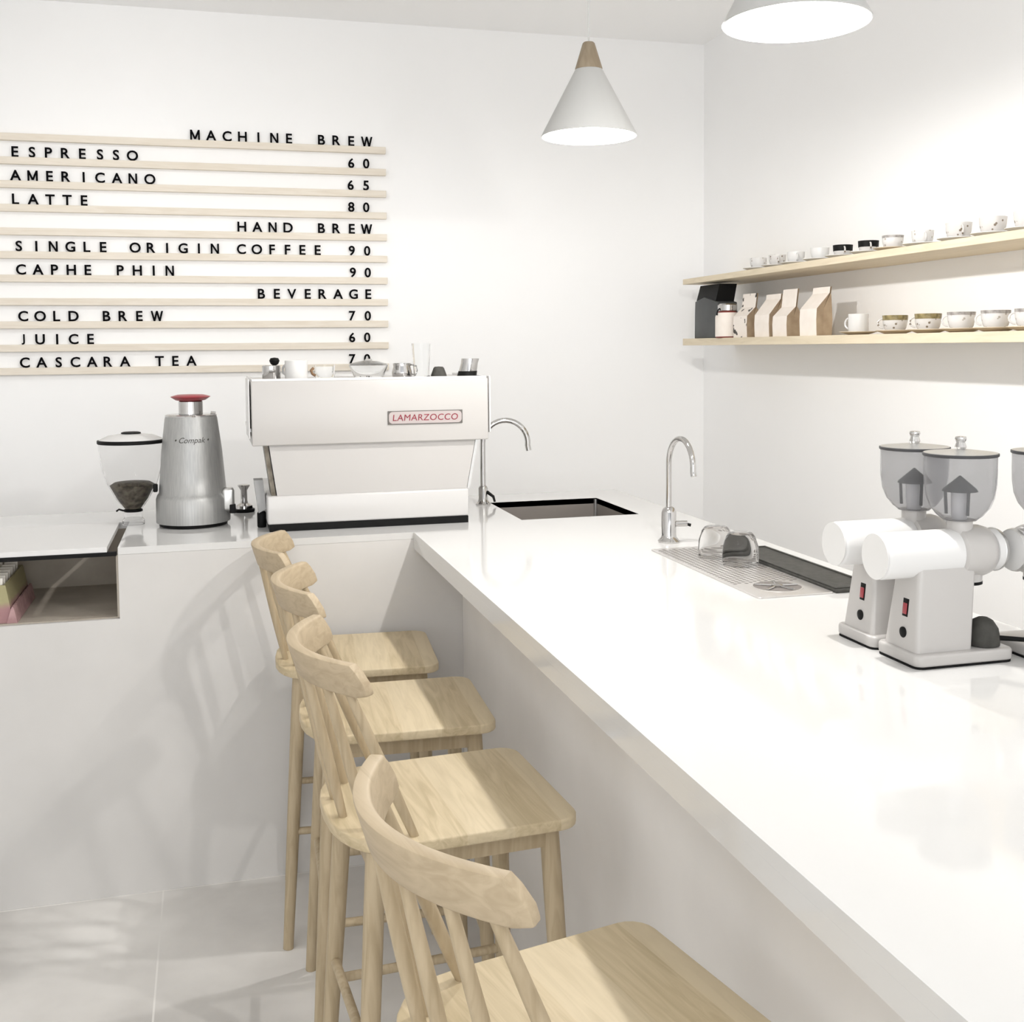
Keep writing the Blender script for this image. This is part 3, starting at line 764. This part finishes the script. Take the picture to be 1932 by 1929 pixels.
t = thing('bar_mat', 'long black rubber bar mat beside the drip tray', 'bar mat', (1.381, 2.46, HC))
MB().box(-.052, .052, -.278, .25, 0, .010, .003).build('base', M['rubber'], t)
mb = MB()
for s_ in (-.049, .049): mb.box(s_-.003, s_+.003, -.275, .247, .0101, .013, .0008)
for y_ in (-.272, .244): mb.box(-.0455, .0455, y_-.003, y_+.003, .0101, .013, .0008)
mb.build('rim', M['rubber'], t)
def upglass(label, loc):
    t = thing('drinking_glass', label, 'glass', loc, 0, 'upturned glasses on the drip tray')
    MB().lathe([(.043, 0), (.0445, .001), (.0455, .02), (.044, .045), (.036, .070), (.030, .078), (.027, .080), (0, .079), (0, .0755), (.027, .0765), (.0345, .0692), (.0427, .045), (.0442, .02), (.0430, .0002), (.043, 0)], seg=40).build('glass_body', M['clear'], t)
    return t
upglass('upturned clear tumbler on the drip tray, farther of the pair', (1.257, 2.640, HC+.0038))
upglass('upturned clear tumbler on the drip tray, nearer of the pair', (1.274, 2.534, HC+.0038))

# ------------------------------------------------------------------ white bulk grinders on the bar
def bulk_grinder():
    t = thing('bulk_grinder', 'white bulk coffee grinder with smoky hopper, nearest one showing the black scoop', 'grinder', (1.24, 1.68, HC), 0, 'white bulk grinders on the bar')
    MB().prism(rrect(-.100, .096, -.062, .062, .016), .003, .024, .005).build('base', M['enamel'], t)
    MB().prism(rrect(-.099, .095, -.061, .061, .016), 0, .0029).build('base_foot', M['black'], t, smooth=False)
    # column: leans towards the head
    pts = []
    for z, x0, x1, hw in ((.0242, -.092, .020, .048), (.035, -.089, .019, .046), (.150, -.078, .034, .036), (.165, -.078, .036, .034)):
        for x, y in rrect(x0, x1, -hw, hw, .008, 3): pts.append((x, y, z))
    MB().hull(pts).build('column', M['enamel'], t)
    MB().lathe([(0, -.141), (.036, -.141), (.0395, -.138), (.0405, -.134), (.0405, .010), (.038, .0115)], (0, 0, .186), 40, 'X').build('motor_barrel', M['enamel_b'], t)
    MB().lathe([(.0395, .0), (.0395, .002), (.0, .002)], (-.1432, 0, .186), 40, 'X', cap0=True).build('end_cap', M['china'], t)
    MB().lathe([(.038, .010), (.044, .016), (.0455, .030), (.0455, .062), (.042, .074), (.034, .080), (0, .080)], (0, 0, .186), 40, 'X', cap0=True).build('grinding_head', M['enamel'], t)
    dl = MB().lathe([(.030, .0802), (.035, .083), (.038, .093), (.036, .101), (.022, .103), (0, .103)], (0, 0, .186), 32, 'X', cap0=True).build('adjusting_dial', M['enamel_b'], t)
    MB().lathe([(.0381, .0930), (.0386, .0938), (.0376, .0985), (.0362, .1012)], (0, 0, .186), 32, 'X').build('dial_scale', M['steel'], dl)
    MB().lathe([(.027, .215), (.022, .226), (.022, .241), (.0285, .242), (0, .242)], (.025, 0, 0), 28, cap0=True).build('hopper_neck', M['enamel'], t)
    h = MB().lathe([(.0285, .2425), (.039, .251), (.050, .265), (.057, .283), (.0602, .306), (.0608, .330), (.0608, .357), (.0593, .357), (.0593, .330), (.0587, .306), (.0555, .284), (.0485, .266), (.0375, .252), (.0265, .2435), (.0285, .2425)], (.025, 0, 0), 40).build('hopper', M['smoke'], t)
    MB().lathe([(.0125, .243), (.0145, .260), (.0145, .292), (0, .292)], (.025, 0, 0), 20, cap0=True).build('feed_tube', M['funnel_pale'], h)
    MB().lathe([(.030, .2922), (.028, .296), (.002, .319), (0, .320)], (.025, 0, 0), 24, cap0=True).build('guard_cone', M['funnel_dark'], h)
    mb = MB()
    for k in range(3):
        a = .5+2*PI*k/3
        mb.tube([(.025+.022*math.cos(a), .022*math.sin(a), .252), (.025+.024*math.cos(a), .024*math.sin(a), .292)], .0028, 6)
    mb.build('guard_legs', M['funnel_dark'], h)
    MB().lathe([(.0622, .3545), (.0632, .3555), (.0632, .3592), (.0615, .3600), (.0609, .3573), (.0609, .3545), (.0622, .3545)], (.025, 0, 0), 40).build('lid_rim', M['funnel_dark'], t)
    ld = MB().lathe([(.0608, .3574), (.0614, .3602), (.020, .365), (0, .3665)], (.025, 0, 0), 40, cap0=True).build('hopper_lid', M['steel'], t)
    MB().lathe([(.008, .366), (.010, .370), (.0075, .378), (.010, .384), (.009, .388), (0, .389)], (.025, 0, 0), 16).build('lid_knob', M['chrome'], ld)
    MB().lathe([(.024, .134), (.024, .152), (.020, .156)], (.044, 0, 0), 24).build('chute', M['enamel'], t)
    MB().lathe([(.0225, .128), (.0245, .129), (.0245, .1338), (0, .1338)], (.044, 0, 0), 24, cap0=True).build('chute_ring', M['black'], t)
    mb = MB().box(-.0027, .0, -.0085, .0085, -.016, .016, .001)
    for v in mb.bm.verts: v.co.x += v.co.z*.09
    sw = mb.build('power_switch', M['black'], t, loc=(-.0825, -.006, .095))
    mb = MB().box(-.0050, -.0028, -.0055, .0055, -.011, .008, .001)
    for v in mb.bm.verts: v.co.x += v.co.z*.09
    mb.build('rocker', M['red'], sw)
    MB().lathe([(.0095, 0), (.0095, -.004), (.006, -.006), (0, -.006)], (-.0865, -.006, .052), 20, 'X').build('fuse_cap', M['black'], t)
    return t
bgr = bulk_grinder()
dup(bgr, (1.24, 1.812, HC), 0, 'white bulk coffee grinder with smoky hopper, farther one nearest the drip tray')
dup(bgr, (1.459, 1.662, HC), PI, 'white bulk coffee grinder turned the other way, cut off by the right edge')
t = thing('coffee_scoop', 'black round scoop with long handle lying on the nearer grinder base', 'scoop', (1.297, 1.655, HC+.0243))
sc_ = [(.0285, .001), (.0285, .014), (.0255, .030), (.017, .043), (.008, .048), (0, .049)]
MB().lathe(sc_, seg=28, cap0=True).build('bowl', M['rubber'], t)
MB().tube([(.020, -.018, .014), (.045, -.045, .016), (.080, -.085, .020)], [.0045, .004, .004], 10).build('handle', M['black'], t)

# ------------------------------------------------------------------ upper shelf cups
def cup_on_saucer(x, y, z, kind, lab, slab, rsc=1.0, ang=0.3):
    # saucer
    s = thing('saucer', slab, 'saucer', (x, y, z), 0, 'saucers on the wall shelves')
    MB().lathe([(0, .002), (.026, 0), (.030, 0), (.055, .009), (.060, .0105), (.0595, .0125), (.030, .004), (0, .0042)], seg=32).build('dish', M['saucer_wood'] if kind in ('gold', 'grey') else M['china'], s)
    c_ = thing('cup', lab, 'cup', (x, y, z+.0044), 0, 'small cups on the wall shelves')
    body = {'plain': M['china'], 'faint': M['china_faint'], 'print': M['china_print'], 'gold': M['china_print'], 'grey': M['china_faint'], 'black': M['china_print']}[kind]
    r, h = .033*rsc, .046*rsc
    if kind == 'black': h = .042
    MB().lathe([(0, 0), (r*.62, 0), (r*.66, .003), (r*.86, h*.25), (r*.97, h*.6), (r, h), (r-.0022, h), (r*.93, h*.6), (r*.80, h*.27), (r*.5, .005), (0, .0045)], seg=32).build('cup_body', body, c_)
    pts = []
    ca, sa = math.cos(ang), math.sin(ang)
    for k in range(9):
        a = -PI/2+PI*k/8
        rr = r*.92+.017*math.cos(a); pts.append((rr*ca, rr*sa, h*.55+h*.28*math.sin(a)))
    MB().tube(pts, .0028, 8).build('handle', body, c_)
    if kind in ('gold', 'grey', 'black'):
        b0 = {'gold': .72, 'grey': .84, 'black': .52}[kind]
        f = lambda q: r*(.97+(.03)*(q-.6)/.4)
        MB().lathe([(f(b0)+.0004, h*b0), (r+.0006, h+.0004), (r-.0026, h+.0006), (r-.0026, h*.92)], seg=32).build('rim_band', {'gold': M['goldrim'], 'grey': M['greyrim'], 'black': M['black']}[kind], c_)
    return c_
ordu = ['leftmost', 'second from the left', 'third from the left', 'fourth from the left', 'fifth from the left', 'sixth from the left', 'seventh from the left', 'eighth from the left', 'ninth from the left', 'tenth from the left', 'eleventh from the left']
UY = [4.070, 3.915, 3.775, 3.605, 3.455, 3.300, 3.163, 3.008, 2.837, 2.689, 2.550]
UK = ['faint', 'print', 'plain', 'plain', 'black', 'black', 'grey', 'faint', 'print', 'print', 'print']
UD = {'faint': 'white cup with faint print', 'print': 'white cup with scattered printed motif', 'plain': 'plain white cup', 'black': 'white cup with broad black upper band', 'grey': 'white cup with thin grey rim', 'gold': 'white printed cup with olive gold rim'}
for i, (y, k) in enumerate(zip(UY, UK)):
    cup_on_saucer(2.118, y, ZU+.0003, k, '%s, %s on the upper shelf' % (UD[k], ordu[i]),
                  'saucer under the %s cup on the upper shelf' % ordu[i], 1.0 if i < 8 else 1.12, -PI/2-.4 if i % 3 else .4)
LY = [3.145, 2.975, 2.819, 2.671, 2.535]
LK = ['gold', 'gold', 'grey', 'grey', 'grey']
for i, (y, k) in enumerate(zip(LY, LK)):
    cup_on_saucer(2.118, y, ZL+.0003, k, '%s, %s on the lower shelf' % (UD[k].replace('thin', 'dark'), ordu[i]),
                  'tan saucer under the %s rimmed cup on the lower shelf' % ordu[i], 1.18, 2.6)
s = thing('saucer', 'white saucer under the plain mug on the lower shelf', 'saucer', (2.118, 3.355, ZL+.0003), 0, 'saucers on the wall shelves')
MB().lathe([(0, .002), (.026, 0), (.030, 0), (.056, .008), (.062, .0095), (.0615, .0115), (.030, .004), (0, .0042)], seg=32).build('dish', M['saucer_wood'], s)
mug('mug', 'straight white mug with small print right of the coffee bags on the lower shelf', (2.118, 3.355, ZL+.0046), .0335, .066, M['china'], 2.0)

# ------------------------------------------------------------------ bags and jar on the lower shelf
def coffee_bag(name, label, x, y0, y1, h, fold, depth, front, side, hb, lean):
    """gusseted bag facing the aisle; fold: height of the shoulder, the flattened top leans back to the wall"""
    wd = y1-y0
    t = thing(name, label, 'coffee bag', (x, (y0+y1)/2, ZL+.0003), 0, 'coffee bags on the lower shelf' if front is not M['blackbag'] else None)
    a = wd/2
    xt0 = lean; xt1 = lean+.006
    # body side silhouette in X-Z
    fr = [(0, 0), (-.002, fold*.6), (0, fold), (xt0, hb), (xt0+(h-hb)*.12*fb_, h)]
    bk = [(depth, 0), (depth+.002, fold*.6), (depth, fold), (xt1, hb), (xt1+(h-hb)*.12*fb_, h)]
    th = .0016
    verts = []; faces = []
    # front sheet (with thickness)
    n = len(fr)
    for yy in (-a, a):
        for p in fr: verts.append((p[0], yy, p[1]))
        for p in fr: verts.append((p[0]+th, yy, p[1]))
    def idx(s_, l_, i_): return s_*2*n+l_*n+i_
    for i_ in range(n-1):
        faces.append((idx(0, 0, i_), idx(1, 0, i_), idx(1, 0, i_+1), idx(0, 0, i_+1)))
        faces.append((idx(0, 1, i_), idx(1, 1, i_), idx(1, 1, i_+1), idx(0, 1, i_+1)))
        faces.append((idx(0, 0, i_), idx(0, 1, i_), idx(0, 1, i_+1), idx(0, 0, i_+1)))
        faces.append((idx(1, 0, i_), idx(1, 1, i_), idx(1, 1, i_+1), idx(1, 0, i_+1)))
    faces.append((idx(0, 0, n-1), idx(1, 0, n-1), idx(1, 1, n-1), idx(0, 1, n-1)))
    MB().faces(verts, faces).build('front_panel', front, t, smooth=False)
    # body behind the front sheet: sides tuck in as gussets above the shoulder
    verts = []; faces = []
    lv = [(0, fr[0], bk[0], 0), (1, fr[1], bk[1], 0), (2, fr[2], bk[2], 0), (3, fr[3], bk[3], .020), (4, fr[4], bk[4], .024)]
    for _, f_, k_, tuck in lv:
        xm_ = (f_[0]+k_[0])/2
        verts += [(f_[0]+th, -a+.0006, f_[1]), (xm_, -a+.003+tuck, f_[1]), (k_[0]+th, -a+.0006, k_[1]),
                  (k_[0]+th, a-.0006, k_[1]), (xm_, a-.003-tuck, f_[1]), (f_[0]+th, a-.0006, f_[1])]
    for i_ in range(4):
        for k in range(6):
            faces.append((i_*6+k, i_*6+(k+1) % 6, i_*6+6+(k+1) % 6, i_*6+6+k))
    faces.append((5, 4, 3, 2, 1, 0)); faces.append((24, 25, 26, 27, 28, 29))
    MB().faces(verts, faces).build('gusset_body', side, t, smooth=False)
    return t
fb_ = 1.0
coffee_bag('coffee_bag', 'cream coffee bag nearest the mug on the lower shelf', 2.065, 3.535, 3.648, .172, .095, .060, M['paper'], M['kraft'], .150, .050)
coffee_bag('coffee_bag', 'cream coffee bag second from the mug, with upright folded top', 2.065, 3.745, 3.850, .176, .075, .062, M['paper'], M['kraft'], .110, .036)
coffee_bag('coffee_bag', 'cream coffee bag third from the mug, with slanted top', 2.065, 3.880, 3.995, .164, .085, .062, M['paper'], M['kraft'], .145, .048)
bg4 = coffee_bag('coffee_bag', 'cream coffee bag with black printed picture, beside the jar', 2.065, 4.062, 4.178, .175, .085, .062, M['bag_print'], M['kraft'], .120, .036)
# black bag
t = thing('coffee_bag', 'tall black foil coffee bag at the far left end of the lower shelf', 'coffee bag', (2.065, 4.440, ZL+.0003))
MB().prism([(-.118, 0), (.118, 0), (.116, .11), (.112, .160), (.02, .176), (-.112, .150), (-.12, .10)], 0, .090, .004, 'YZ').build('bag_body', M['blackbag'], t)
MB().hull([(.004, -.085, .151), (.088, -.085, .151), (.004, .105, .163), (.088, .105, .163), (.02, .0, .228), (.085, .0, .228), (.02, -.09, .228), (.10, -.09, .228), (.02, .10, .228), (.10, .10, .228)]).build('folded_top', M['black'], t, smooth=False)
# jar
t = thing('jar', 'squat jar with cream label and metal clip lid beside the black bag', 'jar', (2.075, 4.255, ZL+.0003))
MB().lathe([(0, 0), (.045, 0), (.049, .004), (.049, .085), (.040, .104), (.036, .108), (0, .108)], seg=32).build('jar_body', M['jar_red'], t)
MB().lathe([(.0496, .005), (.0496, .086), (.0420, .103), (.0415, .103), (.0492, .086), (.0492, .005), (.0496, .005)], seg=32).build('label', M['paper'], t)
MB().lathe([(.037, .1083), (.040, .112), (.040, .134), (.034, .140), (0, .141)], seg=28, cap0=True).build('lid', M['chrome'], t)
MB().tube([(-.040, -.008, .120), (-.050, -.010, .108), (-.052, -.010, .092)], .003, 8).build('clip', M['black'], t)

# ------------------------------------------------------------------ carton with sachets in the niche
t = thing('display_carton', 'green and pink printed carton holding sachets inside the left niche', 'carton', (-.66, 3.475, NZ0+.0045))
mb = MB()
def wall_(p, q, w0, w1, h):   # thin flared wall
    pass
o_, i_ = [(-.036, -.160), (.125, -.160), (.125, .160), (-.036, .160)], [(-.03, -.155), (.118, -.155), (.118, .155), (-.03, .155)]
ot = [(-.036, -.155), (.106, -.155), (.106, .155), (-.036, .155)]
vs, fs = [], []
H_ = .105
for q, z in ((o_, 0), (ot, H_)):
    vs += [(a_, b_, z) for a_, b_ in q]
it = [(-.031, -.150), (.101, -.150), (.101, .150), (-.031, .150)]
ib = [(-.031, -.150), (.112, -.150), (.112, .150), (-.031, .150)]
vs += [(a_, b_, H_) for a_, b_ in it]+[(a_, b_, .004) for a_, b_ in ib]
for k in range(4):
    k2 = (k+1) % 4
    fs += [(k, k2, 4+k2, 4+k), (4+k, 4+k2, 8+k2, 8+k), (8+k, 8+k2, 12+k2, 12+k)]
fs += [(3, 2, 1, 0), (12, 13, 14, 15)]
mb.faces(vs, fs).build('carton_body', M['carton'], t, smooth=False)
MB().prism([(.108, .0), (.136, .0), (.1265, .045), (.1215, .045)], -.165, .165, 0, 'XZ').build('pink_flap', M['pink'], t, smooth=False)
names = ['nearest', 'second', 'third', 'fourth', 'fifth', 'sixth', 'farthest']
base = None
for cidx, (xo, cn) in enumerate(((.078, 'right'), (.036, 'middle'), (-.006, 'left'))):
    for k in range(7):
        yo = -.128+.042*k
        lab = 'cream topped sachet in the carton, %s in the %s row' % (names[k], cn)
        loc = (-.66+xo, 3.475+yo, NZ0+.0087)
        if base is None:
            base = tag(MB().hull([(-.017, -.008, 0), (.017, -.008, 0), (.017, .008, 0), (-.017, .008, 0), (-.018, -.009, .10), (.018, -.009, .10), (.018, .009, .10), (-.018, .009, .10), (-.018, -.002, .116), (.018, -.002, .116), (.018, .002, .116), (-.018, .002, .116)]).build('sachet', M['sachet'], loc=loc), lab, 'sachet', 'sachets in the display carton')
        else:
            s2 = base.copy(); COL.objects.link(s2); s2.location = loc; s2['label'] = lab
